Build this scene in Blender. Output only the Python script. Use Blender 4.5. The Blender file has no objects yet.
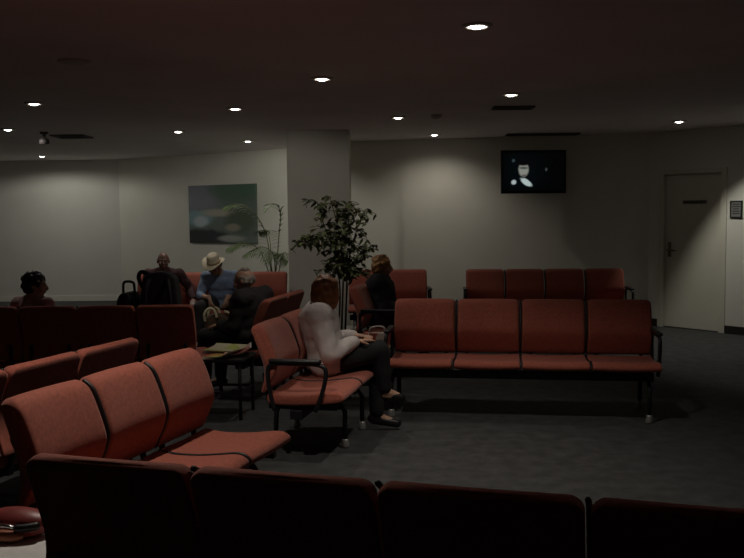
import bpy, bmesh, math, random
from mathutils import Vector, Matrix, Euler, noise
random.seed(7)
C = bpy.context.scene.collection
PI = math.pi
V = Vector

# ------------------------------------------------------------------ materials
def mat(name, col, rough=0.6, metal=0.0, var=0.0, vscale=8.0, bump=0.0, bscale=200.0, sheen=0.0, emit=None, estr=0.0):
    m = bpy.data.materials.new(name); m.use_nodes = True
    nt = m.node_tree; b = nt.nodes['Principled BSDF']
    b.inputs['Base Color'].default_value = (*col, 1)
    b.inputs['Roughness'].default_value = rough
    b.inputs['Metallic'].default_value = metal
    if sheen:
        b.inputs['Sheen Weight'].default_value = sheen
    tc = nt.nodes.new('ShaderNodeTexCoord')
    if var:
        n = nt.nodes.new('ShaderNodeTexNoise'); n.inputs['Scale'].default_value = vscale; n.inputs['Detail'].default_value = 5
        nt.links.new(tc.outputs['Object'], n.inputs['Vector'])
        r = nt.nodes.new('ShaderNodeValToRGB')
        r.color_ramp.elements[0].position = .3; r.color_ramp.elements[1].position = .7
        r.color_ramp.elements[0].color = (*[c * (1 - var) for c in col], 1)
        r.color_ramp.elements[1].color = (*[min(1, c * (1 + var)) for c in col], 1)
        nt.links.new(n.outputs['Fac'], r.inputs['Fac']); nt.links.new(r.outputs['Color'], b.inputs['Base Color'])
    if bump:
        n2 = nt.nodes.new('ShaderNodeTexNoise'); n2.inputs['Scale'].default_value = bscale; n2.inputs['Detail'].default_value = 3
        nt.links.new(tc.outputs['Object'], n2.inputs['Vector'])
        bp = nt.nodes.new('ShaderNodeBump'); bp.inputs['Strength'].default_value = bump; bp.inputs['Distance'].default_value = .004
        nt.links.new(n2.outputs['Fac'], bp.inputs['Height']); nt.links.new(bp.outputs['Normal'], b.inputs['Normal'])
    if emit:
        b.inputs['Emission Color'].default_value = (*emit, 1); b.inputs['Emission Strength'].default_value = estr
    return m

M = {}
M['fabric'] = mat('terracotta_fabric', (.36, .092, .058), .85, var=.18, vscale=60, bump=.35, bscale=260, sheen=.15)
M['metal'] = mat('black_metal', (.02, .02, .022), .4, .3, bump=.05)
M['chrome'] = mat('pale_glide', (.40, .40, .39), .3, .4)
M['carpet'] = mat('grey_carpet', (.054, .0545, .055), .95, var=.3, vscale=9, bump=.6, bscale=160)
M['wall'] = mat('painted_wall', (.74, .725, .65), .75, var=.03, vscale=2.0, bump=.05, bscale=90)
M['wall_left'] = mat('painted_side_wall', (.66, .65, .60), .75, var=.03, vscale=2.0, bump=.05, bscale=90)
M['ceil'] = mat('ceiling_paint', (.80, .73, .73), .9, var=.05, vscale=1.5)
M['pillar'] = mat('pillar_paint', (.72, .70, .62), .75, var=.03, vscale=2.0)
M['base'] = mat('black_vinyl', (.02, .02, .02), .5)
M['door'] = mat('cream_door_paint', (.66, .64, .54), .5, var=.03, vscale=3)
M['brass'] = mat('dull_brass', (.22, .15, .08), .35, .8)
M['black'] = mat('black_plastic', (.012, .012, .013), .45)
M['tv'] = mat('tv_casing', (.008, .008, .009), .3)
M['ring'] = mat('downlight_ring', (.5, .48, .45), .4)
M['lamp'] = mat('lit_lamp', (1, .95, .85), .4, emit=(1, .93, .82), estr=30)
M['vent'] = mat('vent_grille', (.07, .06, .06), .6)
M['speaker'] = mat('speaker_mesh', (.55, .5, .5), .7)
M['table'] = mat('dark_table_top', (.03, .027, .026), .35, var=.2, vscale=15)
M['leaf'] = mat('ficus_leaf', (.13, .15, .06), .45, var=.55, vscale=9)
M['palm'] = mat('palm_leaf', (.10, .14, .055), .5, var=.45, vscale=6)
M['stem'] = mat('palm_stem', (.12, .13, .05), .6, var=.2)
M['bark'] = mat('bark', (.045, .032, .022), .8, var=.3, vscale=30, bump=.5, bscale=60)
M['pot'] = mat('pale_pot', (.5, .47, .42), .5, var=.05)
M['soil'] = mat('soil', (.03, .02, .015), .95, var=.4, vscale=60, bump=.8, bscale=80)
M['skin'] = mat('skin', (.50, .29, .20), .55, var=.06, vscale=20)
M['skin_dark'] = mat('deep_skin', (.19, .09, .06), .5, var=.06, vscale=20)
M['white_cloth'] = mat('white_knit', (.66, .60, .585), .9, var=.08, vscale=25, bump=.4, bscale=150)
M['black_cloth'] = mat('black_cloth', (.012, .012, .014), .85, bump=.2)
M['dark_cloth'] = mat('charcoal_cloth', (.022, .019, .02), .85, bump=.2)
M['burg_cloth'] = mat('burgundy_cloth', (.06, .018, .022), .85, bump=.2)
M['blue_cloth'] = mat('blue_shirt', (.24, .31, .46), .85, var=.12, vscale=20, bump=.2)
M['pink_cloth'] = mat('pink_cotton', (.42, .25, .25), .85, var=.1, vscale=20, bump=.2)
M['auburn'] = mat('auburn_hair', (.23, .085, .03), .5, var=.4, vscale=35, bump=.6, bscale=90)
M['blond'] = mat('blond_hair', (.48, .24, .085), .5, var=.35, vscale=35, bump=.6, bscale=90)
M['dark_hair'] = mat('dark_hair', (.013, .009, .008), .5, var=.3, vscale=40, bump=.6, bscale=90)
M['grey_hair'] = mat('grey_hair', (.30, .26, .23), .6, var=.25, vscale=40, bump=.5, bscale=90)
M['hat'] = mat('cream_straw', (.72, .62, .46), .8, var=.1, vscale=60, bump=.4, bscale=160)
M['hatband'] = mat('tan_band', (.28, .19, .09), .8)
M['eye'] = mat('eye_white', (.7, .68, .65), .3)
M['iris'] = mat('dark_iris', (.03, .02, .015), .2)
M['lips'] = mat('lips', (.32, .11, .09), .5)
M['shoe'] = mat('black_leather', (.012, .011, .011), .4)
M['bag_brown'] = mat('brown_leather', (.10, .055, .03), .5, var=.2, vscale=20)
M['bag_red'] = mat('oxblood_leather', (.26, .045, .04), .42, var=.2, vscale=14, bump=.1)
M['bag_tan'] = mat('tan_leather', (.36, .13, .07), .45, var=.2, vscale=14, bump=.1)
M['silver'] = mat('silver_metal', (.8, .8, .82), .2, 1.0)
M['cream'] = mat('cream_webbing', (.70, .60, .40), .8)
M['bag_black'] = mat('black_nylon', (.012, .012, .014), .7, var=.2, vscale=20, bump=.3, bscale=200)
M['bag_white'] = mat('white_paper', (.62, .56, .52), .7, var=.05)
M['paper'] = mat('paper_pages', (.80, .77, .74), .8, var=.06, vscale=30)
M['plaque'] = mat('grey_plaque', (.13, .12, .10), .4)
M['ink'] = mat('dark_ink', (.03, .03, .03), .6)
M['sign_in'] = mat('sign_panel', (.20, .20, .19), .5)

def cover(name, a, b, sc, seed):
    m = mat(name, a, .35); nt = m.node_tree
    tc = nt.nodes.new('ShaderNodeTexCoord'); mp = nt.nodes.new('ShaderNodeMapping'); mp.inputs['Location'].default_value = (seed, seed * 2, 0)
    n = nt.nodes.new('ShaderNodeTexVoronoi'); n.inputs['Scale'].default_value = sc
    nt.links.new(tc.outputs['Object'], mp.inputs['Vector']); nt.links.new(mp.outputs['Vector'], n.inputs['Vector'])
    r = nt.nodes.new('ShaderNodeValToRGB'); r.color_ramp.interpolation = 'CONSTANT'
    r.color_ramp.elements[0].color = (*a, 1); r.color_ramp.elements[1].color = (*b, 1); r.color_ramp.elements[1].position = .5
    s = nt.nodes.new('ShaderNodeSeparateColor')
    nt.links.new(n.outputs['Color'], s.inputs['Color']); nt.links.new(s.outputs['Red'], r.inputs['Fac'])
    nt.links.new(r.outputs['Color'], nt.nodes['Principled BSDF'].inputs['Base Color'])
    return m
M['mag_yellow'] = cover('yellow_cover', (.75, .62, .12), (.60, .30, .10), 9, 1)
M['mag_red'] = cover('red_cover', (.50, .09, .07), (.62, .42, .30), 8, 2)
M['mag_pink'] = cover('pink_cover', (.70, .42, .36), (.40, .12, .10), 9, 3)
M['mag_green'] = cover('green_cover', (.50, .58, .16), (.66, .60, .42), 9, 4)
M['print_bag'] = cover('red_print', (.66, .60, .56), (.45, .13, .11), 14, 5)

# ------------------------------------------------------------------ helpers
def mesh_of(bm, name, smooth=True):
    me = bpy.data.meshes.new(name)
    bmesh.ops.recalc_face_normals(bm, faces=bm.faces)
    bm.to_mesh(me); bm.free()
    if smooth:
        me.polygons.foreach_set('use_smooth', [True] * len(me.polygons))
    return me

def obj(name, bm, m, parent=None, smooth=True):
    me = bm if isinstance(bm, bpy.types.Mesh) else mesh_of(bm, name, smooth)
    if not me.materials: me.materials.append(m)
    o = bpy.data.objects.new(name, me); C.objects.link(o)
    if parent: o.parent = parent
    return o

def tag(o, label, cat, group=None):
    o['label'] = label; o['category'] = cat
    if group: o['group'] = group
    return o

def thing(name, label, cat, loc=(0, 0, 0), rotz=0, group=None):
    o = bpy.data.objects.new(name, None); C.objects.link(o)
    o.empty_display_size = .1
    o.location = loc; o.rotation_euler = (0, 0, rotz)
    return tag(o, label, cat, group)

def struct(name, bm, m, smooth=False):
    o = obj(name, bm, m, None, smooth); o['kind'] = 'structure'; return o

def box(bm, x0, x1, y0, y1, z0, z1, bev=0, mtx=None):
    g = bmesh.ops.create_cube(bm, size=1)
    vs = g['verts']
    for v in vs:
        v.co = V(((x0 + x1) / 2 + v.co.x * (x1 - x0), (y0 + y1) / 2 + v.co.y * (y1 - y0), (z0 + z1) / 2 + v.co.z * (z1 - z0)))
    if bev:
        es = list({e for v in vs for e in v.link_edges})
        r = bmesh.ops.bevel(bm, geom=es, offset=bev, segments=2, profile=.5, affect='EDGES')
        vs = list(set(v for f in r['faces'] for v in f.verts) | {v for v in vs if v.is_valid})
    if mtx is not None:
        bmesh.ops.transform(bm, matrix=mtx, verts=[v for v in vs if v.is_valid])
    return bm

def ell(bm, c, r, rot=None, seg=20, rings=12):
    g = bmesh.ops.create_uvsphere(bm, u_segments=seg, v_segments=rings, radius=1)
    m = Matrix.Translation(V(c)) @ (rot.to_4x4() if rot is not None else Matrix.Identity(4)) @ Matrix.Diagonal((*r, 1))
    bmesh.ops.transform(bm, matrix=m, verts=g['verts'])

def frame_of(d):
    d = d.normalized()
    a = V((0, 0, 1)) if abs(d.z) < .9 else V((1, 0, 0))
    x = a.cross(d).normalized(); y = d.cross(x)
    return x, y, d

def cone(bm, p1, p2, r1, r2, seg=14):
    """tapered limb with rounded ends"""
    p1, p2 = V(p1), V(p2); d = p2 - p1; L = d.length
    x, y, z = frame_of(d)
    prof = []
    for k in range(5):
        a = PI / 2 * (1 - k / 4); prof.append((-r1 * math.sin(a), r1 * math.cos(a)))
    for k in range(5):
        a = PI / 2 * k / 4; prof.append((L + r2 * math.sin(a), r2 * math.cos(a)))
    lathe_frame(bm, p1, x, y, z, prof, seg)

def lathe_frame(bm, o, x, y, z, prof, seg):
    rows = []
    for h, r in prof:
        if r < 1e-5: rows.append([bm.verts.new(o + z * h)])
        else: rows.append([bm.verts.new(o + z * h + (x * math.cos(2 * PI * k / seg) + y * math.sin(2 * PI * k / seg)) * r) for k in range(seg)])
    for a, b in zip(rows, rows[1:]):
        for k in range(seg):
            q = [a[k % len(a)], a[(k + 1) % len(a)], b[(k + 1) % len(b)], b[k % len(b)]]
            u = []
            for v in q:
                if v not in u: u.append(v)
            if len(u) > 2:
                try: bm.faces.new(u)
                except ValueError: pass

def lathe(bm, prof, seg=24, c=(0, 0, 0)):
    lathe_frame(bm, V(c), V((1, 0, 0)), V((0, 1, 0)), V((0, 0, 1)), [(z, r) for r, z in prof], seg)

def tube(bm, pts, r, seg=8, closed=False):
    pts = [V(p) for p in pts]; n = len(pts); rows = []
    rr = r if isinstance(r, (list, tuple)) else [r] * n
    px = None
    for i, p in enumerate(pts):
        t = (pts[(i + 1) % n] - pts[i - 1]) if closed else (pts[min(i + 1, n - 1)] - pts[max(i - 1, 0)])
        t.normalize()
        if px is None: x, y, _ = frame_of(t)
        else:
            x = (px - t * px.dot(t)).normalized(); y = t.cross(x)
        px = x
        rows.append([bm.verts.new(p + (x * math.cos(2 * PI * k / seg) + y * math.sin(2 * PI * k / seg)) * rr[i]) for k in range(seg)])
    m = n if closed else n - 1
    for i in range(m):
        a, b = rows[i], rows[(i + 1) % n]
        for k in range(seg): bm.faces.new((a[k], a[(k + 1) % seg], b[(k + 1) % seg], b[k]))
    if not closed:
        bm.faces.new(rows[0][::-1]); bm.faces.new(rows[-1])

def spline(pts, per=6, closed=False):
    pts = [V(p) for p in pts]; n = len(pts); out = []
    for i in range(n if closed else n - 1):
        if closed: a, b, c, d = pts[i - 1], pts[i], pts[(i + 1) % n], pts[(i + 2) % n]
        else: a, b, c, d = pts[max(i - 1, 0)], pts[i], pts[i + 1], pts[min(i + 2, n - 1)]
        for k in range(per):
            t = k / per
            out.append(.5 * ((2 * b) + (c - a) * t + (2 * a - 5 * b + 4 * c - d) * t * t + (3 * b - a - 3 * c + d) * t ** 3))
    if not closed: out.append(pts[-1])
    return out

def remesh(name, bm, voxel, smooth=4, jitter=0, jscale=12):
    me = mesh_of(bm, name)
    o = bpy.data.objects.new('work', me); C.objects.link(o)
    r = o.modifiers.new('r', 'REMESH'); r.mode = 'VOXEL'; r.voxel_size = voxel
    if smooth:
        s = o.modifiers.new('s', 'SMOOTH'); s.iterations = smooth; s.factor = .5
    dg = bpy.context.evaluated_depsgraph_get(); dg.update()
    out = bpy.data.meshes.new_from_object(o.evaluated_get(dg), depsgraph=dg)
    bpy.data.objects.remove(o); bpy.data.meshes.remove(me)
    out.name = name
    if jitter:
        out.update()
        for v in out.vertices:
            v.co += v.normal * jitter * noise.noise(v.co * jscale)
    out.polygons.foreach_set('use_smooth', [True] * len(out.polygons))
    return out

# ------------------------------------------------------------------ room shell
ZC = 2.56
def wall_bm(a, b, z0=0, z1=ZC, t=.12, holes=()):
    """wall along a->b, its room face on the line, thickness away from the room (to the left of a->b)"""
    a, b = V((*a, 0)), V((*b, 0)); d = (b - a); L = d.length; d.normalize(); n = V((-d.y, d.x, 0))
    bm = bmesh.new()
    mtx = Matrix(((d.x, n.x, 0, a.x), (d.y, n.y, 0, a.y), (0, 0, 1, 0), (0, 0, 0, 1)))
    s = 0
    for (h0, h1, hz) in holes:
        box(bm, s, h0, 0, t, z0, z1, mtx=mtx); box(bm, h0, h1, 0, t, hz, z1, mtx=mtx); s = h1
    box(bm, s, L, 0, t, z0, z1, mtx=mtx)
    return bm, mtx

bm = bmesh.new(); box(bm, -8.2, 6.8, -4.2, 16.4, -.1, 0); struct('floor', bm, M['carpet'])
bm = bmesh.new(); box(bm, -8.2, 6.8, -4.2, 16.4, ZC, ZC + .1); struct('ceiling', bm, M['ceil'])
PL = (-4.566, 16.03); PB = (-.62, 13.3); PR = (-.62, 12.66); PK = (3.70, 11.75); DR = (.6, -.8)
PE = (6.6, 8.16)
for nm, a, b, m in (('wall_left', (-8.1, 16.08), PL, 'wall_left'), ('wall_back_left', PL, PB, 'wall'), ('wall_return', PB, PR, 'wall'),
                    ('wall_back', PR, PK, 'wall'), ('wall_side_right', PE, (6.6, -4.1), 'wall'), ('wall_front', (6.6, -4.1), (-8.1, -4.1), 'wall'),
                    ('wall_side_left', (-8.1, -4.1), (-8.1, 16.08), 'wall')):
    bm, _ = wall_bm(a, b); struct(nm, bm, M[m])
    bb, mt = wall_bm(a, b, 0, .1, -.015); struct('baseboard_' + nm[5:], bb, M['wall'] if 'left' in nm else M['base'])
D0, D1, DH = .21, 1.04, 2.02
bm, MR = wall_bm(PK, PE, holes=((D0, D1, DH),)); struct('wall_right', bm, M['wall'])
LR = (V((*PE, 0)) - V((*PK, 0))).length
bm = bmesh.new(); box(bm, 0, D0 - .06, -.015, 0, 0, .1, mtx=MR); box(bm, D1 + .06, LR, -.015, 0, 0, .1, mtx=MR)
struct('baseboard_right', bm, M['base'])
bm = bmesh.new(); box(bm, -1.03, -.26, 10.85, 11.6, 0, ZC, .006); struct('wall_pillar', bm, M['pillar'])
# door
door = struct('door_1', box(bmesh.new(), D0 + .02, D1 - .02, .03, .07, .01, DH - .02, .003, MR), M['door'])
bm = bmesh.new()
for x0, x1 in ((D0 - .06, D0 + .02), (D1 - .02, D1 + .06)): box(bm, x0, x1, -.015, .1, 0, DH + .04, .003, MR)
box(bm, D0 + .02, D1 - .02, -.015, .1, DH - .02, DH + .04, .003, MR)
obj('door_frame', bm, M['door'], door, False)
bm = bmesh.new()
box(bm, D0 + .065, D0 + .105, .018, .03, .93, 1.12, .003, MR)
p = [MR @ V(q) for q in ((D0 + .085, .03, 1.02), (D0 + .085, -.03, 1.02), (D0 + .10, -.04, 1.02), (D0 + .21, -.04, 1.015))]
tube(bm, spline(p, 4), .011, 8)
obj('door_handle', bm, M['brass'], door)
pl = thing('door_plaque', 'narrow grey plaque fixed high on the cream door', 'sign', MR @ V((.64, .03, 1.64)), math.atan2(-.8, .6))
obj('plate', box(bmesh.new(), -.17, .17, -.006, 0, -.022, .022, .002), M['plaque'], pl, False)
bm = bmesh.new(); x = -.13
for w in (.03, .02, .035, .015, .03, .025, .03):
    box(bm, x, x + w, -.0075, -.006, -.009, .009); x += w + .012
obj('lettering', bm, M['ink'], pl, False)
sg = thing('wall_sign', 'small dark framed notice on the wall right of the door', 'sign', MR @ V((1.225, 0, 1.54)), math.atan2(-.8, .6))
bm = bmesh.new()
for a in ((-.078, -.064, -.105, .105), (.064, .078, -.105, .105), (-.078, .078, -.105, -.09), (-.078, .078, .09, .105)): box(bm, a[0], a[1], -.02, 0, a[2], a[3])
obj('frame', bm, M['black'], sg, False)
obj('panel', box(bmesh.new(), -.066, .066, -.012, -.002, -.092, .092), M['sign_in'], sg, False)
bm = bmesh.new()
for k, w in enumerate((.05, .06, .045, .06, .055)): box(bm, -w * .85, w * .85, -.014, -.012, .055 - k * .028, .067 - k * .028)
obj('lettering', bm, M['ink'], sg, False)

# ------------------------------------------------------------------ ceiling fittings
def downlight(x, y, label, power, cone_deg, soft, col, aim):
    t = thing('downlight', label, 'downlight', (x, y, ZC), 0, 'recessed ceiling downlights')
    bm = bmesh.new(); lathe(bm, [(.052, 0), (.085, 0), (.085, -.006), (.058, -.014), (.05, -.004), (.05, 0)], 28)
    obj('trim_ring', bm, M['ring'], t)
    bm = bmesh.new(); lathe(bm, [(0, -.022), (.022, -.020), (.036, -.012), (.040, -.001), (0, -.001)], 20)
    obj('lamp', bm, M['lamp'], t)
    l = bpy.data.lights.new('spot', 'SPOT'); l.energy = power; l.spot_size = math.radians(cone_deg); l.spot_blend = soft
    l.color = col; l.shadow_soft_size = .035
    o = bpy.data.objects.new('spot_lamp', l); C.objects.link(o); o.parent = t; o.location = (0, 0, -.03); o.rotation_euler = (math.radians(aim[0]), math.radians(aim[1]), 0)
WARM, COOL = (1, .92, .80), (1, .97, .87)
for x, y, lab, pw, cone_deg, soft, col, aim in (
    (.592, 4.927, 'recessed downlight nearest the viewer, high above the aisle', 84, 90, .75, WARM, (9, -8)),
    (-.362, 6.752, 'bright recessed downlight above the woman in white', 36, 100, .5, WARM, (0, 0)),
    (-3.031, 8.033, 'recessed downlight on the left, largest of the left cluster', 30, 110, .6, COOL, (0, 0)),
    (-1.300, 8.559, 'recessed downlight midway between the plant and the painting side', 34, 122, .35, COOL, (34, 0)),
    (-4.214, 10.337, 'recessed downlight at the far left edge of the picture', 36, 130, .3, COOL, (30, 0)),
    (-2.337, 10.794, 'recessed downlight above the bald man and his row', 52, 134, .3, COOL, (28, 0)),
    (-5.524, 14.905, 'small far downlight near the grey left wall', 40, 168, .3, COOL, (0, 0)),
    (-1.700, 12.3, 'faint far downlight just left of the pillar, near the painting wall', 30, 150, .3, COOL, (24, 0)),
    (1.228, 7.765, 'recessed downlight beside the slotted vent, above the middle row', 1, 90, .6, WARM, (0, 0)),
    (.296, 9.499, 'small dim downlight just right of the pillar, nearer of two', 13, 86, .5, WARM, (6, 0)),
    (.834, 11.6, 'downlight close to the back wall, left of the screen', 26, 138, .75, WARM, (10, 0)),
    (3.551, 10.228, 'downlight in front of the cream door', 80, 102, .4, COOL, (-13, -24)),
    (-1.0, 3.88, 'overhead downlight above the front left row of orange seats', 104, 112, .5, WARM, (0, 0)),
    (1.9, 3.1, 'overhead downlight above the right end of the nearest row', 9, 104, .5, WARM, (0, 0))):
    downlight(x, y, lab, pw, cone_deg, soft, col, aim)
t = thing('ceiling_speaker', 'round flat white speaker disc set in the ceiling at upper left', 'speaker', (-1.956, 5.914, ZC))
bm = bmesh.new(); lathe(bm, [(0, -.012), (.085, -.012), (.105, -.006), (.11, 0), (0, 0)], 28); obj('grille', bm, M['speaker'], t)
def vent(x, y, w, d, label, extra=False):
    t = thing('ceiling_vent', label, 'vent', (x, y, ZC))
    bm = bmesh.new()
    for a in ((-w / 2, w / 2, -d / 2, -d / 2 + .02), (-w / 2, w / 2, d / 2 - .02, d / 2), (-w / 2, -w / 2 + .02, -d / 2, d / 2), (w / 2 - .02, w / 2, -d / 2, d / 2)):
        box(bm, *a, -.018, 0)
    obj('frame', bm, M['vent'], t, False)
    for k in range(1, 4):
        obj('slat', box(bmesh.new(), -w / 2 + .02, w / 2 - .02, -d / 2 + d * k / 4 - .008, -d / 2 + d * k / 4 + .008, -.014, -.002), M['vent'], t, False)
    return t
vent(1.398, 8.714, .40, .20, 'dark slotted ceiling vent behind the middle downlight')
vent(2.267, 11.7, .95, .22, 'long dark ceiling slot just above the hanging screen')
v = vent(-3.80, 11.30, .42, .42, 'square dark ceiling vent among the left downlights')
t = thing('exit_fitting', 'small dark fitting hanging from the ceiling below the square vent', 'fitting', (-3.95, 10.75, ZC))
bm = bmesh.new(); lathe(bm, [(0, 0), (.05, 0), (.05, -.02), (.02, -.03), (.02, -.07), (.055, -.09), (.06, -.14), (0, -.15)], 18); obj('dome', bm, M['vent'], t)
t = thing('smoke_detector', 'tiny round detector on the ceiling between two right downlights', 'detector', (.69, 9.345, ZC))
bm = bmesh.new(); lathe(bm, [(0, -.04), (.03, -.04), (.045, -.03), (.055, -.01), (.055, 0), (0, 0)], 18); obj('housing', bm, M['speaker'], t)

# ------------------------------------------------------------------ beam seating
BACK = [(-.100, .44), (-.132, .495), (-.164, .56), (-.178, .62), (-.156, .70), (-.120, .79), (-.094, .832), (-.060, .852), (-.030, .851), (-.012, .838),
        (-.024, .80), (-.052, .73), (-.082, .65), (-.098, .58), (-.095, .52), (-.070, .44)]
SEAT = [(-.115, .432), (-.20, .422), (-.32, .424), (-.44, .438), (-.53, .450), (-.575, .442), (-.598, .418), (-.585, .392), (-.52, .378), (-.36, .362), (-.18, .358), (-.115, .372)]
def loft(prof, w, kind):
    bm = bmesh.new(); pts = spline([(0, a, b) for a, b in prof], 3, True)
    cen = V((0, sum(p.y for p in pts) / len(pts), sum(p.z for p in pts) / len(pts)))
    sl = [(0, .62), (.003, .82), (.008, .94), (.016, .99), (.03, 1), (.12, 1), (.2, 1)]
    xs = [(a * 1, s) for a, s in sl] ; xs = xs + [(.5, 1)] + [(1 - 0, s) for a, s in ()]
    sl2 = [(x, s) for x, s in sl] + [(w / 2, 1)] + [(w - x, s) for x, s in sl[::-1]]
    sl2 = [q for i, q in enumerate(sl2) if i == 0 or q[0] > sl2[i - 1][0] + 1e-4]
    rows = []
    for x, s in sl2:
        e = min(x, w - x); drop = 1 - .05 * max(0, 1 - e / .04) ** 2
        row = []
        for p in pts:
            y = p.y; z = p.z
            if kind == 'back':
                dn = .012 * (1 - (2 * x / w - 1) ** 2)               # dished across the width
                cy = -.09 if z < .6 else -.09 + (z - .6) * .25
                y = cy + (y - cy) * s + dn * (1 if y < cy else .3)
                z = .44 + (z - .44) * drop
                z = .646 + (z - .646) * (1 - (1 - s) * .05)
            else:
                y = -.35 + (y + .35) * (1 - (1 - s) * .06); z = .405 + (z - .405) * s - .006 * (1 - (2 * x / w - 1) ** 2)
            row.append(bm.verts.new((x, y, z)))
        rows.append(row)
    n = len(pts)
    for a, b in zip(rows, rows[1:]):
        for k in range(n): bm.faces.new((a[k], a[(k + 1) % n], b[(k + 1) % n], b[k]))
    bm.faces.new(rows[0]); bm.faces.new(rows[-1][::-1])
    return bm
cache = {}
def cached(key, fn):
    if key not in cache: cache[key] = fn()
    return cache[key]
def arm_bm():
    bm = bmesh.new()
    tube(bm, spline([(0, -.16, .33), (0, -.13, .45), (0, -.12, .58), (0, -.16, .618), (0, -.30, .622), (0, -.44, .618), (0, -.49, .58), (0, -.47, .46), (0, -.42, .33)], 5), .014, 8)
    return bm
ROW = {}
def seating(key, label, origin, theta, n, pitch=.5, arms=(), legs=None):
    t = thing('beam_seating', label, 'seating', (*origin, 0), math.radians(theta), 'rows of red beam seating')
    gap = .017; w = pitch - gap
    for i in range(n):
        for nm, pr, kd in (('seat', SEAT, 'seat'), ('backrest', BACK, 'back')):
            me = cached((nm, w), lambda: mesh_of(loft(pr, w, kd), nm))
            o = obj(nm, me, M['fabric'], t); o.location = (i * pitch + gap / 2, 0, 0)
    def trim_bm():
        bm = bmesh.new()
        tube(bm, spline([(0, y + .009, z - .009 * (z > .8)) for y, z in BACK[:8]], 4), .0085, 6)
        tube(bm, spline([(0, y, z - .004) for y, z in SEAT[:7]], 4), .0075, 6)
        return bm
    for i in range(1, n):
        o = obj('seam_trim', cached('trim', lambda: mesh_of(trim_bm(), 'seam_trim')), M['black'], t); o.location = (i * pitch, 0, 0)
    L = n * pitch
    bm = bmesh.new(); box(bm, .02, L - .02, -.33, -.25, .27, .33, .006)
    for i in range(n):
        x0, x1 = i * pitch + .05, (i + 1) * pitch - .05
        for x in (x0 + .03, x1 - .03):
            box(bm, x - .018, x + .018, -.54, -.10, .325, .37, .003)
            tube(bm, [(x, -.12, .345), (x, -.082, .42), (x, -.07, .55)], .014, 6)
    obj('beam', bm, M['metal'], t, False)
    for x in (legs or (.12, L - .12)):
        bm = bmesh.new()
        tube(bm, [(x, -.50, .02), (x, -.50, .24), (x, -.46, .30), (x, -.29, .30)], .017, 8)
        tube(bm, [(x, -.02, .02), (x, -.03, .22), (x, -.07, .30), (x, -.29, .30)], .017, 8)
        lg = obj('leg', bm, M['metal'], t)
        for y in (-.50, -.02):
            bm = bmesh.new(); lathe(bm, [(0, 0), (.026, 0), (.028, .012), (.022, .05), (.018, .06), (0, .06)], 12, (x, y, 0)); obj('foot_glide', bm, M['chrome'], lg)
    for a in arms:
        ar = obj('armrest', cached('arm', lambda: mesh_of(arm_bm(), 'armrest')), M['metal'], t); ar.location = (a, 0, 0)
        pad = obj('arm_pad', cached('pad', lambda: mesh_of(box(bmesh.new(), -.024, .024, -.46, -.13, .626, .65, .009), 'arm_pad')), M['black'], ar)
    ROW[key] = (V((*origin, 0)), math.radians(theta))
    return t
seating('near', 'nearest row of seats along the bottom edge, backs in shadow', (1.0, 1.86), 163.4, 4, .525, legs=(.3, 1.9))
seating('diag', 'row of three brightly lit orange seats at left, facing right', (-1.42, 3.26), 71.0, 3, .455, legs=(.15, 1.2))
seating('diag_back', 'row behind the lit orange seats, only its dark back and thin lit top showing', (-1.30, 4.93), 251.3, 3, .52)
seating('woman', 'two seat row the woman in the white cardigan sits on', (-.765, 5.385), 77.7, 2, .505, arms=(0,), legs=(.42, .92))
seating('middle', 'middle row of four empty seats facing the viewer, fully in view', (.185, 7.06), -8.8, 4, .497, arms=(-.01, 1.98), legs=(.03, 1.91))
seating('far_right', 'four seat row against the back wall beneath the screen, partly shaded', (1.129, 10.65), -3.8, 4, .471, arms=(-.01, 1.894))
seating('far_mid', 'short row at the back, right of the woman in black', (-.29, 10.75), 0, 2, .482, arms=(.974,))
seating('black', 'seats beneath the woman in black, turned to the right beside the leafy plant', (-.234, 8.185), 75, 2, .5, arms=(0,))
seating('left_dark', 'dark row on the left seen from behind, black backpack on its right end', (-1.365, 6.67), 180, 4, .45)
seating('far_left', 'far row facing the viewer where the hatted man sits', (-2.81, 10.6), 0, 4, .45)
seating('woman_back', 'dark-backed pair of seats behind the woman in white, turned away left', (-.60, 8.0), 257, 2, .48)
def on_row(key, x, y, z=0):
    o, th = ROW[key]
    return o + Matrix.Rotation(th, 3, 'Z') @ V((x, y, 0)) + V((0, 0, z))

# ------------------------------------------------------------------ people
def hand(bm, w, d, n, S, curl=.5, side=1):
    """palm and five fingers; d: direction, n: palm normal (palm faces n)"""
    w = V(w); d = V(d).normalized(); n = V(n); n = (n - d * n.dot(d)).normalized(); s = d.cross(n) * side
    R = Matrix((s, d, n)).transposed()
    ell(bm, w + d * .05 * S, (.040 * S, .055 * S, .016 * S), R, 14, 8)
    cone(bm, w - d * .03 * S, w + d * .02 * S, .027 * S, .026 * S, 10)
    for k, L in enumerate((.072, .082, .076, .058)):
        b = w + d * .088 * S + s * (.030 - .020 * k) * S
        a = 0; p = b - d * .02 * S
        for j, f in enumerate((.45, .32, .23)):
            a += curl * (.6 if j == 0 else .8)
            q = p + (d * math.cos(a) + n * math.sin(a)) * (L * f + (.02 if j == 0 else 0)) * S
            cone(bm, p, q, (.0098 - .001 * j) * S, (.009 - .001 * j) * S, 8); p = q
    b = w + d * .03 * S + s * .03 * S
    q = b + (d * .6 + s * .75 + n * .25).normalized() * .04 * S; cone(bm, b, q, .013 * S, .011 * S, 8)
    cone(bm, q, q + (d * .85 + s * .2 + n * .4).normalized() * .03 * S, .011 * S, .009 * S, 8)

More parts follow.
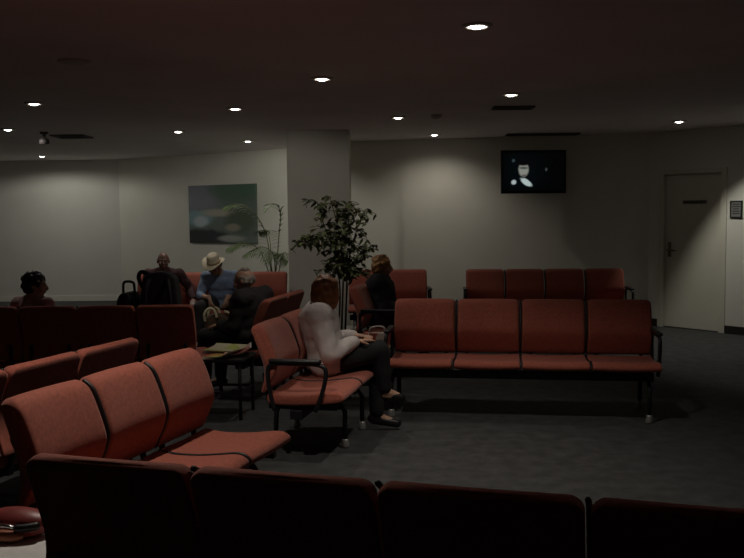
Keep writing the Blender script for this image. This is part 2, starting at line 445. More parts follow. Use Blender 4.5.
def person(name_label, loc, rot, J, skin, top, legs, shoe, hair, S=.9, barefoot=False, hairfn=None):
    t = thing('person', name_label, 'person', loc, rot)
    hd = J['head']; hc = V(hd[0]); HR = (Euler((math.radians(hd[2]), 0, math.radians(hd[1])), 'XYZ').to_matrix())
    # order: yaw about z then pitch (positive = chin down)
    HR = Matrix.Rotation(math.radians(hd[1]), 3, 'Z') @ Matrix.Rotation(math.radians(hd[2]), 3, 'X')
    H = lambda x, y, z: hc + HR @ V((x, y, z)) * S
    def hell(bm, c, r, **k): ell(bm, H(*c), [q * S for q in r], HR, **k)
    pel, chest, neck = V(J['pelvis']), V(J['chest']), V(J['neck'])
    mid = (pel + chest) / 2
    ax = (chest - pel).normalized(); xx = V((1, 0, 0)); yy = ax.cross(xx).normalized(); TR = Matrix((xx, yy, ax)).transposed()
    wd = J.get('width', 1)
    bulk = J.get('bulk', 0)
    def torso(bm, e):
        ell(bm, pel, (.165 * S * wd + e, .115 * S + e, .11 * S + e), TR)
        ell(bm, mid, (.145 * S * wd + e, .108 * S + e, .16 * S + e), TR)
        ell(bm, chest, (.165 * S * wd + e, .112 * S + e, .15 * S + e), TR)
        sh = [V(J['shoulder'][k]) for k in (0, 1)]
        for s in sh: cone(bm, s, chest + V((0, 0, .05)), .058 * S + e, .08 * S + e)
        cone(bm, sh[0], neck, .05 * S + e * .6, .05 * S + e * .4); cone(bm, sh[1], neck, .05 * S + e * .6, .05 * S + e * .4)
    # one continuous body
    bm = bmesh.new(); torso(bm, 0)
    cone(bm, chest + ax * .06, neck, .07 * S, .055 * S); cone(bm, neck, H(0, .015, -.045), .056 * S, .054 * S)
    hell(bm, (0, .008, .022), (.074, .092, .088)); hell(bm, (0, -.018, -.035), (.060, .070, .078)); hell(bm, (0, -.045, -.085), (.034, .036, .028))
    cone(bm, H(0, -.092, .008), H(0, -.108, -.028), .010 * S, .016 * S, 10)
    hell(bm, (0, -.076, .022), (.055, .016, .014)); hell(bm, (0, -.086, -.058), (.026, .010, .011))
    for s in (-1, 1):
        hell(bm, (s * .076, .010, -.008), (.009, .018, .030)); hell(bm, (s * .040, -.066, -.030), (.026, .022, .024))
    for k in (0, 1):
        s, e, w = V(J['shoulder'][k]), V(J['elbow'][k]), V(J['wrist'][k])
        cone(bm, s, e, .050 * S, .040 * S); cone(bm, e, w, .040 * S, .026 * S)
        hd_ = J['hand'][k]; hand(bm, w, hd_[0], hd_[1], S, hd_[2], 1 if k else -1)
        h, kn, an, toe = V(J['hip'][k]), V(J['knee'][k]), V(J['ankle'][k]), V(J['toe'][k])
        cone(bm, h, kn, .082 * S, .054 * S); cone(bm, kn, kn + (an - kn) * .35, .052 * S, .054 * S); cone(bm, kn + (an - kn) * .35, an, .054 * S, .036 * S)
        cone(bm, an, toe, .036 * S, .026 * S); cone(bm, an + V((0, .03, -.03)) * S, toe, .030 * S, .024 * S)
    obj('body', remesh('body', bm, .0075, 2), M[skin], t)
    for s in (-1, 1):
        bm = bmesh.new(); hell(bm, (s * .030, -.077, .004), (.011, .008, .006), seg=10, rings=8); e = obj('eye', bm, M['eye'], t)
        bm = bmesh.new(); hell(bm, (s * .030, -.083, .004), (.006, .004, .005), seg=8, rings=6); obj('iris', bm, M['iris'], e)
    bm = bmesh.new(); hell(bm, (0, -.094, -.058), (.024, .006, .008), seg=12, rings=8); obj('lips', bm, M['lips'], t)
    # clothes
    bm = bmesh.new(); torso(bm, .016 + bulk)
    for k in (0, 1):
        s, e, w = V(J['shoulder'][k]), V(J['elbow'][k]), V(J['wrist'][k])
        q = J.get('sleeve', 1.0)
        cone(bm, s, e, .060 * S + .008 + bulk * .7, .050 * S + .008 + bulk * .6)
        if q > .3:
            cone(bm, e, e + (w - e) * .9 * q, .050 * S + .008 + bulk * .6, .038 * S + .006 + bulk * .4)
    obj('top', remesh('top', bm, .010, 4, .010, 14), M[top], t)
    bm = bmesh.new(); ell(bm, pel + V((0, 0, -.01)), (.175 * S * wd + .008, .128 * S, .10 * S), TR)
    for k in (0, 1):
        h, kn, an = V(J['hip'][k]), V(J['knee'][k]), V(J['ankle'][k])
        cone(bm, h, kn, .102 * S, .078 * S); cone(bm, kn, an + (kn - an) * .10, .078 * S, .060 * S)
    obj('trousers', remesh('trousers', bm, .011, 3, .006, 12), M[legs], t)
    for k in (0, 1):
        an, toe = V(J['ankle'][k]), V(J['toe'][k]); d = (toe - an); d.normalize()
        bm = bmesh.new()
        dn = V((0, 0, -1)); dn = (dn - d * dn.dot(d)).normalized()
        if barefoot and k == barefoot - 1:
            cone(bm, an + dn * .045 * S - d * .05 * S, toe + dn * .034 * S + d * .02, .022 * S, .022 * S); cone(bm, toe - d * .05 * S + dn * .01, toe + d * .01, .036 * S, .030 * S)
        else:
            cone(bm, an + dn * .03 * S - d * .02 * S, toe + d * .01, .042 * S, .034 * S); cone(bm, an, an + dn * .03 * S - d * .03 * S, .045 * S, .038 * S)
        obj('shoe', remesh('shoe', bm, .009, 2), M[shoe], t)
    if hairfn:
        bm = bmesh.new(); hairfn(bm, hell, H, S)
        obj('hair', remesh('hair', bm, .009, 2, .014, 26), M[hair], t)
    return t, H, HR

def bob(bm, hell, H, S):
    hell(bm, (0, .022, .040), (.092, .104, .090)); hell(bm, (0, .052, -.03), (.096, .075, .115)); hell(bm, (0, .06, -.09), (.085, .055, .07))
    for s in (-1, 1):
        hell(bm, (s * .076, .008, -.04), (.030, .070, .105)); hell(bm, (s * .070, -.03, -.02), (.020, .035, .095))
    hell(bm, (0, -.055, .075), (.062, .040, .030))
def curly(bm, hell, H, S):
    hell(bm, (0, .018, .045), (.095, .100, .088)); hell(bm, (0, .050, -.01), (.094, .074, .085))
    for k in range(34):
        a = random.uniform(0, 2 * PI); b = random.uniform(-.45, 1.2)
        y = .095 * math.cos(b) * math.sin(a) + .02
        if y < -.045 and b < .6: continue
        hell(bm, (.092 * math.cos(b) * math.cos(a), y, .03 + .095 * math.sin(b)), (.024, .024, .024), seg=8, rings=6)
def fringe(bm, hell, H, S):
    hell(bm, (0, .050, -.005), (.080, .058, .062))
    for s in (-1, 1): hell(bm, (s * .068, .02, .0), (.016, .052, .045))
    hell(bm, (0, .02, .075), (.055, .065, .045))

def pose(**k):
    J = dict(pelvis=(0, 0, .525), chest=(0, .03, .76), neck=(0, .015, .895), head=((0, -.01, 1.005), 0, 5),
             shoulder=((-.165, .03, .845), (.165, .03, .845)), elbow=((-.21, -.02, .62), (.21, -.02, .62)),
             wrist=((-.11, -.23, .61), (.11, -.23, .61)), hand=(((.25, -1, -.1), (0, 0, -1), .25), ((-.25, -1, -.1), (0, 0, -1), .25)),
             hip=((-.085, -.01, .515), (.085, -.01, .515)), knee=((-.11, -.39, .51), (.11, -.39, .51)),
             ankle=((-.11, -.40, .10), (.11, -.40, .10)), toe=((-.12, -.54, .045), (.12, -.54, .045)))
    J.update(k); return J

th = lambda key: ROW[key][1]
# woman in white, knees crossed, looking away to the right
person('woman with auburn hair in a white cardigan and black trousers, legs crossed', on_row('woman', .80, -.28), th('woman') + math.radians(12),
       pose(width=1.15, bulk=.028, chest=(0, .05, .765), neck=(0, .02, .89), head=((0, -.005, .995), 38, 4),
            shoulder=((-.165, .04, .84), (.165, .04, .84)),
            elbow=((-.235, -.03, .59), (.20, -.03, .61)), wrist=((-.09, -.20, .655), (.06, -.19, .675)),
            hand=(((.5, -1, .02), (0, -.1, -1), .12), ((-.6, -1, .05), (0, 0, -1), .12)),
            knee=((-.02, -.37, .585), (.07, -.35, .50)), ankle=((.04, -.40, .285), (.05, -.345, .10)), toe=((.05, -.515, .235), (.05, -.48, .05))),
       'skin', 'white_cloth', 'black_cloth', 'shoe', 'auburn', hairfn=bob, barefoot=1)
person('woman with short blond hair dressed in black, turned to the right', on_row('black', .56, -.20), th('black') + math.radians(10),
       pose(bulk=.045, width=1.15, head=((0, .0, 1.01), 12, 3)), 'skin', 'black_cloth', 'black_cloth', 'shoe', 'blond', hairfn=curly)
tm, H3, R3 = person('man in a cream hat and blue shirt bending over his lap', (-1.765, 10.29, 0), math.radians(4),
       pose(width=1.1, chest=(0, -.06, .75), neck=(0, -.13, .865), head=((-.055, -.19, .955), -28, 34),
            shoulder=((-.17, -.06, .825), (.17, -.06, .825)), elbow=((-.235, -.13, .61), (.235, -.13, .61)), sleeve=.35,
            wrist=((-.10, -.40, .60), (.10, -.40, .60)), hand=(((.2, -.6, -.8), (.6, .3, -.2), .6), ((-.2, -.6, -.8), (-.6, .3, -.2), .6)), toe=((-.24, -.54, .045), (.24, -.54, .045)),
            knee=((-.21, -.38, .50), (.21, -.38, .50)), ankle=((-.22, -.40, .10), (.22, -.40, .10))),
       'skin', 'blue_cloth', 'dark_cloth', 'shoe', 'grey_hair', hairfn=fringe)
bm = bmesh.new()
lathe(bm, [(.175, -.006), (.165, .004), (.105, .0), (.098, .02), (.092, .085), (.075, .112), (.03, .104), (0, .10), (0, .088), (.03, .092), (.07, .10), (.083, .08), (.09, .01), (.1, -.008), (.165, -.006)], 36)
for v in bm.verts:
    r = math.hypot(v.co.x, v.co.y)
    if r > .11: v.co.z += .045 * (abs(v.co.x) / .17) ** 2 - .012 * (abs(v.co.y) / .17) ** 2
    v.co.y *= 1.12
hat = obj('hat', bm, M['hat'], tm)
hat.matrix_local = Matrix.Translation(H3(0, .005, .045)) @ R3.to_4x4() @ Matrix.Rotation(math.radians(-6), 4, 'X') @ Matrix.Rotation(math.radians(8), 4, 'Y') @ Matrix.Diagonal((.74, .74, .95, 1))
bm = bmesh.new(); lathe(bm, [(.100, .006), (.102, .008), (.0985, .030), (.096, .030)], 36)
for v in bm.verts: v.co.y *= 1.12
obj('hat_band', bm, M['hatband'], hat)
person('person with thin grey hair in dark clothes seen from behind, right of the hatted man', on_row('woman_back', .73, -.27), th('woman_back') - math.radians(14),
       pose(width=1.1, bulk=.02, chest=(0, .0, .76), neck=(0, -.03, .885), head=((0, -.055, .985), 10, 16)),
       'skin', 'dark_cloth', 'black_cloth', 'shoe', 'grey_hair', hairfn=fringe)
person('bald man in dark clothes sitting upright at the left end of the far row', (-2.45, 10.33, 0), math.radians(8),
       pose(head=((0, .0, 1.005), 6, 4), elbow=((-.22, 0, .62), (.30, .05, .68)), wrist=((-.11, -.22, .60), (.34, -.12, .55)),
            shoulder=((-.175, .03, .85), (.175, .03, .85)), hand=(((.25, -1, -.1), (0, 0, -1), .25), ((0, -1, -.3), (0, 0, -1), .3))),
       'skin_dark', 'burg_cloth', 'black_cloth', 'shoe', 'dark_hair')
person('person with short dark hair and pink top at far left, face turned right', (-2.67, 6.95, 0), math.radians(150),
       pose(head=((0, -.005, .995), -50, 4)), 'skin', 'pink_cloth', 'dark_cloth', 'shoe', 'dark_hair', S=.84, hairfn=curly)

# ------------------------------------------------------------------ bags
def rounded(name, w, d, h, top=.8, bev=.04, vox=.012):
    bm = bmesh.new()
    box(bm, -w / 2, w / 2, -d / 2, d / 2, 0, h)
    bmesh.ops.subdivide_edges(bm, edges=bm.edges, cuts=6, use_grid_fill=True)
    for v in bm.verts:
        f = v.co.z / h
        k = 1 - (1 - top) * f ** 2.2
        v.co.x *= k; v.co.y *= k
        v.co.z -= .14 * h * (abs(v.co.x) / (w / 2)) ** 2.5 * f ** 3
        v.co.y *= 1 + .12 * math.sin(PI * f)
    return remesh(name, bm, vox, 5)
p = thing('backpack', 'large black backpack standing on the right end seat of the dark row', 'bag', (-1.685, 7.0, .433), math.radians(4))
obj('bag_body', rounded('bag_body', .33, .22, .66, .78), M['bag_black'], p)
obj('front_pocket', remesh('front_pocket', box(bmesh.new(), -.11, .11, .06, .155, .06, .38, .03), .01, 4), M['bag_black'], p)
for s in (-1, 1):
    bm = bmesh.new(); tube(bm, spline([(s * .07, -.09, .60), (s * .09, -.16, .52), (s * .10, -.17, .35), (s * .11, -.12, .12)], 6), .016, 8); obj('shoulder_strap', bm, M['bag_black'], p)
bm = bmesh.new(); tube(bm, spline([(-.12, -.02, .50), (-.165, -.03, .60), (-.15, -.03, .655), (-.10, -.02, .645), (-.09, 0, .60)], 6), .017, 8); obj('carry_loop', bm, M['bag_black'], p)
p = thing('travel_bag', 'narrow black bag with an upright handle, left of the backpack', 'bag', (-1.94, 7.0, .433), math.radians(-8))
obj('bag_body', rounded('bag_body', .13, .24, .50, .92), M['bag_black'], p)
bm = bmesh.new(); tube(bm, spline([(-.045, 0, .42), (-.048, 0, .54), (-.03, 0, .578), (.03, 0, .575), (.045, 0, .54), (.045, 0, .42)], 5), .011, 8); obj('handle', bm, M['black'], p)
bm = bmesh.new(); box(bm, -.035, .035, -.13, -.122, .2, .36, .003); obj('pocket', bm, M['bag_black'], p)
# bag on the hatted man's lap
p = thing('shopping_bag', 'brown bag with cream handles held between the knees of the hatted man', 'bag', (-1.735, 9.80, 0), math.radians(6))
obj('bag_body', rounded('bag_body', .28, .15, .44, 1.0), M['bag_brown'], p)
for y, k in ((-.082, .0), (.062, .03)):
    bm = bmesh.new(); tube(bm, spline([(-.13 + k, y, .36), (-.135 + k, y - .012, .44), (-.09 + k, y - .01, .50), (-.03 + k, y - .01, .485), (0 + k, y - .012, .40)], 6), .015, 8); obj('handle', bm, M['cream'], p)
bm = bmesh.new(); tube(bm, spline([(.08, -.085, .47), (.15, -.09, .44), (.16, -.09, .40), (.09, -.088, .36)], 6), .013, 8); obj('strap', bm, M['cream'], p)

# ------------------------------------------------------------------ side tables, magazines
def side_table(label, x, y, rz, w=.42, d=.40, h=.46):
    t = thing('side_table', label, 'table', (x, y, 0), rz, 'low waiting room side tables')
    obj('table_top', box(bmesh.new(), -w / 2, w / 2, -d / 2, d / 2, h - .025, h, .006), M['table'], t, False)
    for sx in (-1, 1):
        for sy in (-1, 1):
            X, Y = sx * (w / 2 - .03), sy * (d / 2 - .03)
            bm = bmesh.new(); tube(bm, [(X, Y, 0), (X, Y, h - .025)], .014, 8); obj('leg', bm, M['metal'], t)
    bm = bmesh.new()
    for sx in (-1, 1): box(bm, sx * (w / 2 - .03) - .009, sx * (w / 2 - .03) + .009, -d / 2 + .03, d / 2 - .03, .19, .208)
    for sy in (-1, 1): box(bm, -w / 2 + .03, w / 2 - .03, sy * (d / 2 - .03) - .009, sy * (d / 2 - .03) + .009, .19, .208)
    obj('stretcher', bm, M['metal'], t, False)
    return t
def magazine(label, x, y, z, rz, m, curl=0., group='magazines on the side tables', thick=.006, w=.21, l=.28):
    t = thing('magazine', label, 'magazine', (x, y, z), rz, group)
    def sheet(z0, z1, inset=0):
        bm = bmesh.new(); n = 10; rows = []
        for i in range(n + 1):
            u = i / n; X = (u - .5) * (w - inset); dz = curl * max(0, u - .35) ** 2
            rows.append([bm.verts.new((X, Y, zz + dz)) for Y, zz in ((-l / 2 + inset, z0), (l / 2 - inset, z0), (l / 2 - inset, z1), (-l / 2 + inset, z1))])
        for a, b in zip(rows, rows[1:]):
            for k in range(4): bm.faces.new((a[k], a[(k + 1) % 4], b[(k + 1) % 4], b[k]))
        bm.faces.new(rows[0]); bm.faces.new(rows[-1][::-1]); return bm
    obj('pages', sheet(0, thick, .004), M['paper'], t, False)
    obj('cover', sheet(thick, thick + .0012), M[m], t, False)
    return t
HT = .46
side_table('low dark table holding a spread of bright magazines, left of the woman in white', -1.15, 6.70, math.radians(-8))
magazine('red magazine at the left of the bright spread', -1.24, 6.66, HT, .5, 'mag_red')
magazine('yellow magazine in the middle of the bright spread', -1.12, 6.64, HT + .009, -.35, 'mag_yellow', .10)
magazine('pink magazine at the right of the bright spread', -1.04, 6.73, HT + .018, .15, 'mag_pink', .12)
magazine('green magazine at the back of the bright spread', -1.15, 6.80, HT + .0072 + .0205, 1.2, 'mag_green', .06)
side_table('low dark table between the woman in white and the middle row', -.085, 6.98, math.radians(-6), .40, .40)
magazine('pale magazine lying on the table beside the middle row', -.17, 7.0, HT, .3, 'mag_pink', .06)
magazine('cream magazine beneath the printed paper bag', .03, 6.96, HT, -.2, 'mag_green', .0)
p = thing('paper_bag', 'white paper bag with red print between the woman in white and middle row', 'bag', (.045, 6.95, HT + .0075), math.radians(-4))
bm = bmesh.new(); box(bm, -.085, .085, -.05, .05, 0, .12)
for v in bm.verts: v.co.x *= 1 + .25 * (v.co.z > .06)
obj('bag_body', bm, M['print_bag'], p, False)
bm = bmesh.new(); tube(bm, spline([(-.07, -.03, .11), (-.05, -.03, .165), (.04, -.03, .17), (.07, -.03, .11)], 6), .007, 8); obj('handle', bm, M['bag_white'], p)
side_table('corner table at the lower left edge under the red handbag', -1.245, 2.83, math.radians(-17))
magazine('white newspaper under the red handbag at the lower left corner', -1.15, 2.745, HT, math.radians(-17 + 90), 'paper', .0, thick=.012, w=.26, l=.36)
p = thing('handbag', 'dark red leather handbag with silver clasp at the lower left corner', 'bag', (-1.195, 2.88, HT + .0133), math.radians(-12))
bm = bmesh.new(); ell(bm, (0, 0, .045), (.125, .065, .045)); ell(bm, (0, .0, .02), (.115, .07, .02)); obj('bag_body', remesh('bag_body', bm, .008, 3), M['bag_red'], p)
bm = bmesh.new(); ell(bm, (.0, -.07, .020), (.07, .032, .020)); obj('front_pouch', remesh('front_pouch', bm, .006, 3), M['bag_tan'], p)
bm = bmesh.new(); tube(bm, spline([(-.075, -.062, .034), (-.05, -.078, .050), (-.01, -.082, .056), (.02, -.08, .055), (.035, -.075, .050)], 5), .006, 8); obj('clasp', bm, M['silver'], p)
bm = bmesh.new(); tube(bm, spline([(.035, -.072, .045), (.07, -.06, .046), (.105, -.035, .048)], 5), [.006] + [.014] * 9 + [.006], 8); obj('buckle_strap', bm, M['black'], p)

# ------------------------------------------------------------------ television
tv = thing('television', 'black flat screen television mounted high on the back wall', 'television', (2.155, 11.78, 2.065), math.radians(3))
bm = bmesh.new()
W2, H2 = .435, .285
for a in ((-W2, W2, -H2, -H2 + .04), (-W2, W2, H2 - .03, H2), (-W2, -W2 + .03, -H2, H2), (W2 - .03, W2, -H2, H2)): box(bm, a[0], a[1], -.05, -.005, a[2], a[3], .003)
obj('bezel', bm, M['tv'], tv, False)
bm = bmesh.new(); box(bm, -W2 + .01, W2 - .01, -.03, .035, -H2 + .01, H2 - .01, .008); obj('back_casing', bm, M['tv'], tv, False)
bm = bmesh.new(); box(bm, -.12, .12, .035, .06, -.12, .12); tube(bm, [(0, .05, 0), (0, .20, .02)], .025, 10); obj('wall_bracket', bm, M['metal'], tv, False)
m = bpy.data.materials.new('screen_picture'); m.use_nodes = True; nt = m.node_tree; b = nt.nodes['Principled BSDF']
b.inputs['Base Color'].default_value = (.004, .004, .005, 1); b.inputs['Roughness'].default_value = .25
tc = nt.nodes.new('ShaderNodeTexCoord'); sx = nt.nodes.new('ShaderNodeSeparateXYZ'); nt.links.new(tc.outputs['Object'], sx.inputs[0])
nz = nt.nodes.new('ShaderNodeTexNoise'); nz.inputs['Scale'].default_value = 14; nt.links.new(tc.outputs['Object'], nz.inputs['Vector'])
def mth(op, a, b_=None, c=None):
    n = nt.nodes.new('ShaderNodeMath'); n.operation = op
    for i, q in enumerate((a, b_, c)):
        if q is None: continue
        if isinstance(q, (int, float)): n.inputs[i].default_value = q
        else: nt.links.new(q, n.inputs[i])
    return n.outputs[0]
def blob(cx, cz, rx, rz, soft, ang=0):
    ca, sa = math.cos(ang), math.sin(ang)
    x = mth('SUBTRACT', sx.outputs['X'], cx); z = mth('SUBTRACT', sx.outputs['Z'], cz)
    u = mth('ADD', mth('MULTIPLY', x, ca / rx), mth('MULTIPLY', z, sa / rx)); v = mth('ADD', mth('MULTIPLY', x, -sa / rz), mth('MULTIPLY', z, ca / rz))
    d = mth('SQRT', mth('ADD', mth('MULTIPLY', u, u), mth('MULTIPLY', v, v)))
    d = mth('ADD', d, mth('MULTIPLY', mth('SUBTRACT', nz.outputs['Fac'], .5), .5))
    r = nt.nodes.new('ShaderNodeMapRange'); r.interpolation_type = 'SMOOTHSTEP'
    nt.links.new(d, r.inputs['Value']); r.inputs['From Min'].default_value = 1 + soft; r.inputs['From Max'].default_value = 1 - soft
    r.inputs['To Min'].default_value = 0; r.inputs['To Max'].default_value = 1
    return r.outputs[0]
def mix(fac, a, col):
    n = nt.nodes.new('ShaderNodeMix'); n.data_type = 'RGBA'; nt.links.new(fac, n.inputs['Factor'])
    if isinstance(a, tuple): n.inputs['A'].default_value = (*a, 1)
    else: nt.links.new(a, n.inputs['A'])
    n.inputs['B'].default_value = (*col, 1); return n.outputs['Result']
k = mix(blob(-.14, .0, .26, .24, .6), (.001, .0013, .0015), (.002, .004, .005))
k = mix(blob(-.135, .035, .065, .095, .25), k, (.36, .38, .33))           # a face
k = mix(blob(-.135, .052, .058, .016, .5), k, (.10, .11, .10))
k = mix(blob(-.125, -.045, .03, .012, .5), k, (.16, .15, .13))
k = mix(blob(-.14, .125, .085, .045, .3), k, (.003, .003, .004))
k = mix(blob(-.10, -.135, .085, .035, .3, -.6), k, (.66, .80, .78))       # pale collar
k = mix(blob(-.265, -.135, .033, .028, .4, .5), k, (.62, .72, .70))
k = mix(blob(-.27, .15, .02, .02, .6), k, (.05, .08, .09))
k = mix(blob(.17, .03, .015, .02, .6), k, (.07, .08, .08))
nt.links.new(k, b.inputs['Emission Color']); b.inputs['Emission Strength'].default_value = .85
obj('screen', box(bmesh.new(), -W2 + .028, W2 - .028, -.042, -.03, -H2 + .038, H2 - .028), m, tv, False)

# ------------------------------------------------------------------ painting
ang = math.atan2(PB[1] - PL[1], PB[0] - PL[0])
dvec = V((math.cos(ang), math.sin(ang), 0))
pc = V((*PL, 0)) + dvec * 2.58
pt = thing('painting', 'large blue-green landscape painting on the back wall left of the pillar', 'painting', (pc.x - .0, pc.y, 1.555), ang)
m = mat('landscape_paint', (.1, .13, .12), .5); nt = m.node_tree; b = nt.nodes['Principled BSDF']
tc = nt.nodes.new('ShaderNodeTexCoord'); sx = nt.nodes.new('ShaderNodeSeparateXYZ'); nt.links.new(tc.outputs['Object'], sx.inputs[0])
nz = nt.nodes.new('ShaderNodeTexNoise'); nz.inputs['Scale'].default_value = 5; nz.inputs['Detail'].default_value = 6; nt.links.new(tc.outputs['Object'], nz.inputs['Vector'])
k = mix(blob(-.5, .3, .45, .25, .5), (.15, .19, .17), (.24, .25, .30))
k = mix(blob(.35, .40, .6, .2, .5), k, (.10, .17, .12))
k = mix(blob(-.55, -.06, .36, .13, .35), k, (.22, .36, .40))
k = mix(blob(-.48, -.12, .16, .09, .4), k, (.50, .58, .62))
k = mix(blob(-.05, .02, .40, .06, .5), k, (.42, .40, .33))
k = mix(blob(.42, -.12, .32, .20, .4), k, (.09, .12, .08))
k = mix(blob(.25, -.22, .16, .06, .4), k, (.30, .28, .22))
k = mix(blob(-.45, -.38, .60, .13, .25), k, (.035, .04, .045))
k = mix(blob(.20, -.40, .28, .05, .4), k, (.36, .37, .34))
nt.links.new(k, b.inputs['Base Color'])
obj('canvas', box(bmesh.new(), -.76, .76, -.04, -.002, -.48, .48, .004), m, pt, False)

# ------------------------------------------------------------------ plants
def leaf(bm, p, d, up, L, W):
    d = d.normalized(); s = d.cross(up).normalized(); n = s.cross(d)
    q = [p, p + d * L * .35 + s * W + n * .0, p + d * L * .7 + s * W * .75 - n * L * .08, p + d * L - n * L * .2, p + d * L * .7 - s * W * .75 - n * L * .08, p + d * L * .35 - s * W]
    c1 = bm.verts.new(p + d * L * .35 - n * W * .3); c2 = bm.verts.new(p + d * L * .7 - n * (L * .08 + W * .25))
    v = [bm.verts.new(a) for a in q]
    for f in ((v[0], v[1], c1), (v[1], v[2], c2, c1), (v[2], v[3], c2), (v[3], v[4], c2), (v[4], v[5], c1, c2), (v[5], v[0], c1)): bm.faces.new(f)
fx = thing('potted_ficus', 'tall leafy potted tree standing in front of the pillar', 'plant', (-.33, 9.26, 0))
bm = bmesh.new(); lathe(bm, [(0, 0), (.13, 0), (.17, .30), (.18, .33), (.165, .33), (.155, .28), (0, .28)], 28); obj('pot', bm, M['pot'], fx)
bm = bmesh.new(); lathe(bm, [(0, .295), (.158, .29), (.158, .275), (0, .275)], 20); obj('soil', bm, M['soil'], fx)
fol = bmesh.new()
rnd = random.Random(11)
stems = [[(.0, 0, .28), (.02, 0, .7), (.03, -.02, 1.05), (-.02, 0, 1.38), (-.10, .02, 1.70)],
         [(.04, .02, .28), (.06, .03, .7), (.08, .02, 1.0), (.16, .0, 1.32), (.25, .02, 1.56)],
         [(-.03, .0, .28), (-.01, .0, .75), (-.06, .03, 1.1), (-.17, .04, 1.42), (-.24, .03, 1.66)]]
boughs = [[(.03, -.02, 1.0), (-.12, -.06, 1.22), (-.27, -.08, 1.28), (-.38, -.08, 1.22)], [(.08, .02, .95), (.20, -.05, 1.10), (.30, -.06, 1.18)],
          [(.02, 0, .85), (.10, -.1, .95), (.20, -.14, .92)], [(.0, 0, 1.25), (.06, .1, 1.45), (.08, .12, 1.62)], [(.02, -.02, .9), (-.06, -.12, 1.0), (-.10, -.16, .95)]]
for q in stems:
    bm = bmesh.new(); pts = spline(q, 8); n = len(pts)
    tube(bm, pts, [.011 - .008 * i / n for i in range(n)], 7); obj('trunk', bm, M['bark'], fx)
twigs = bmesh.new()
def twig(p, d, L):
    e = p + d * L + V((0, 0, -.5 * L * L)); mid = (p + e) / 2 + V((0, 0, .02))
    pts = spline([p, mid, e], 3); tube(twigs, pts, .0025, 5)
    for q in pts[1:]:
        if rnd.random() < .8:
            a = rnd.uniform(0, 2 * PI)
            leaf(fol, q, V((math.cos(a), math.sin(a), rnd.uniform(-1.1, .15))) + d * .4, V((rnd.uniform(-.6, .6), rnd.uniform(-.6, .6), 1)), rnd.uniform(.055, .09), rnd.uniform(.015, .023))
for q in boughs:
    tube(twigs, spline(q, 6), .005, 6)
for q in stems + boughs:
    pts = spline(q, 6)
    for p in pts:
        if p.z < .88: continue
        for _ in range(2 if rnd.random() < .75 else 3):
            a = rnd.uniform(0, 2 * PI)
            twig(p, V((math.cos(a), math.sin(a) * .8, rnd.uniform(-.3, .5))).normalized(), rnd.uniform(.06, .17))
obj('twigs', twigs, M['bark'], fx); obj('foliage', fol, M['leaf'], fx)

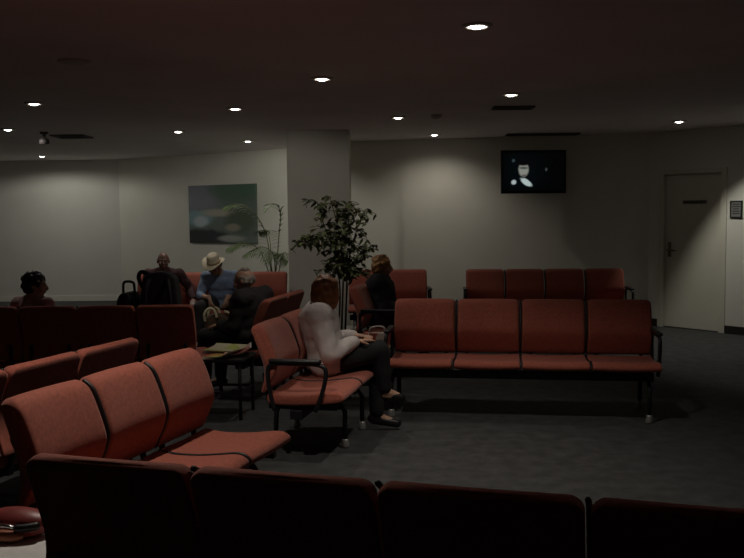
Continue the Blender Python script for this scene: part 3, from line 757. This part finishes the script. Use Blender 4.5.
pm = thing('potted_palm', 'arching palm in a pale pot beneath the painting', 'plant', (-1.38, 12.2, 0))
bm = bmesh.new(); lathe(bm, [(0, 0), (.16, 0), (.20, .40), (.215, .45), (.19, .45), (.18, .4), (0, .4)], 28); obj('pot', bm, M['pot'], pm)
bm = bmesh.new(); lathe(bm, [(0, .42), (.182, .41), (.182, .39), (0, .39)], 20); obj('soil', bm, M['soil'], pm)
def frond(base, path, nl, ll):
    bm = bmesh.new(); pts = spline([base] + path, 9); n = len(pts)
    tube(bm, pts, [.010 - .007 * i / n for i in range(n)], 6)
    fr = obj('stem', bm, M['stem'], pm)
    bm = bmesh.new()
    for i in range(nl):
        u = .42 + .58 * i / (nl - 1); f = u * (n - 1); j = min(int(f), n - 2)
        p = pts[j].lerp(pts[j + 1], f - j); t = (pts[j + 1] - pts[j]).normalized()
        sd = t.cross(V((0, 0, 1)))
        if sd.length < .2: sd = V((0, 1, 0))
        sd.normalize()
        L = ll * math.sin(PI * (.22 + .66 * (i / (nl - 1)))) 
        for s in (-1, 1):
            leaf(bm, p, t * .75 + sd * s * .8 + V((0, 0, -.35)), V((0, 0, 1)), max(.08, L), .012)
    obj('frond', bm, M['palm'], fr)
for path in ([(-.03, 0, .95), (-.08, 0, 1.35), (-.22, -.02, 1.68), (-.42, -.04, 1.82), (-.62, -.05, 1.80)],
             [(.06, 0, .95), (.10, .0, 1.35), (.13, -.02, 1.70), (.06, -.05, 1.82), (-.05, -.06, 1.80)],
             [(-.06, 0, .85), (-.18, -.05, 1.15), (-.36, -.10, 1.26), (-.58, -.14, 1.20)],
             [(.04, -.03, .85), (.02, -.12, 1.1), (-.12, -.22, 1.20), (-.32, -.3, 1.12)],
             [(.08, .0, .8), (.14, -.08, 1.05), (.20, -.2, 1.12), (.26, -.32, 1.02)],
             [(-.02, .04, .9), (-.04, .1, 1.25), (-.10, .2, 1.42), (-.22, .3, 1.4)],
             [(0, -.05, .85), (-.04, -.15, 1.08), (-.02, -.3, 1.15), (.05, -.42, 1.05)]):
    frond(V((0, 0, .4)), [(a * .98, b, c - .10 - .04 * (c > 1.5)) for a, b, c in path], 15, .29)

# ------------------------------------------------------------------ world, camera, view
w = bpy.data.worlds.new('World'); bpy.context.scene.world = w; w.use_nodes = True
w.node_tree.nodes['Background'].inputs['Color'].default_value = (0, 0, 0, 1)
cam = bpy.data.cameras.new('camera'); co = bpy.data.objects.new('camera', cam); C.objects.link(co)
cam.sensor_width = 36; cam.lens = 880 * 36 / 744; cam.clip_start = .05
P = math.atan(65 / 880); R = .0105
fw = V((0, math.cos(P), -math.sin(P))); up0 = V((0, math.sin(P), math.cos(P))); r0 = V((1, 0, 0))
r = r0 * math.cos(R) - up0 * math.sin(R); u = r0 * math.sin(R) + up0 * math.cos(R)
mt = Matrix((r, u, -fw)).transposed().to_4x4(); mt.translation = V((0, 0, 1.53))
co.matrix_world = mt
sc = bpy.context.scene; sc.camera = co
sc.view_settings.view_transform = 'Standard'; sc.view_settings.look = 'None'
sc.view_settings.gamma = 1; sc.view_settings.use_curve_mapping = False; sc.view_settings.exposure = -.6
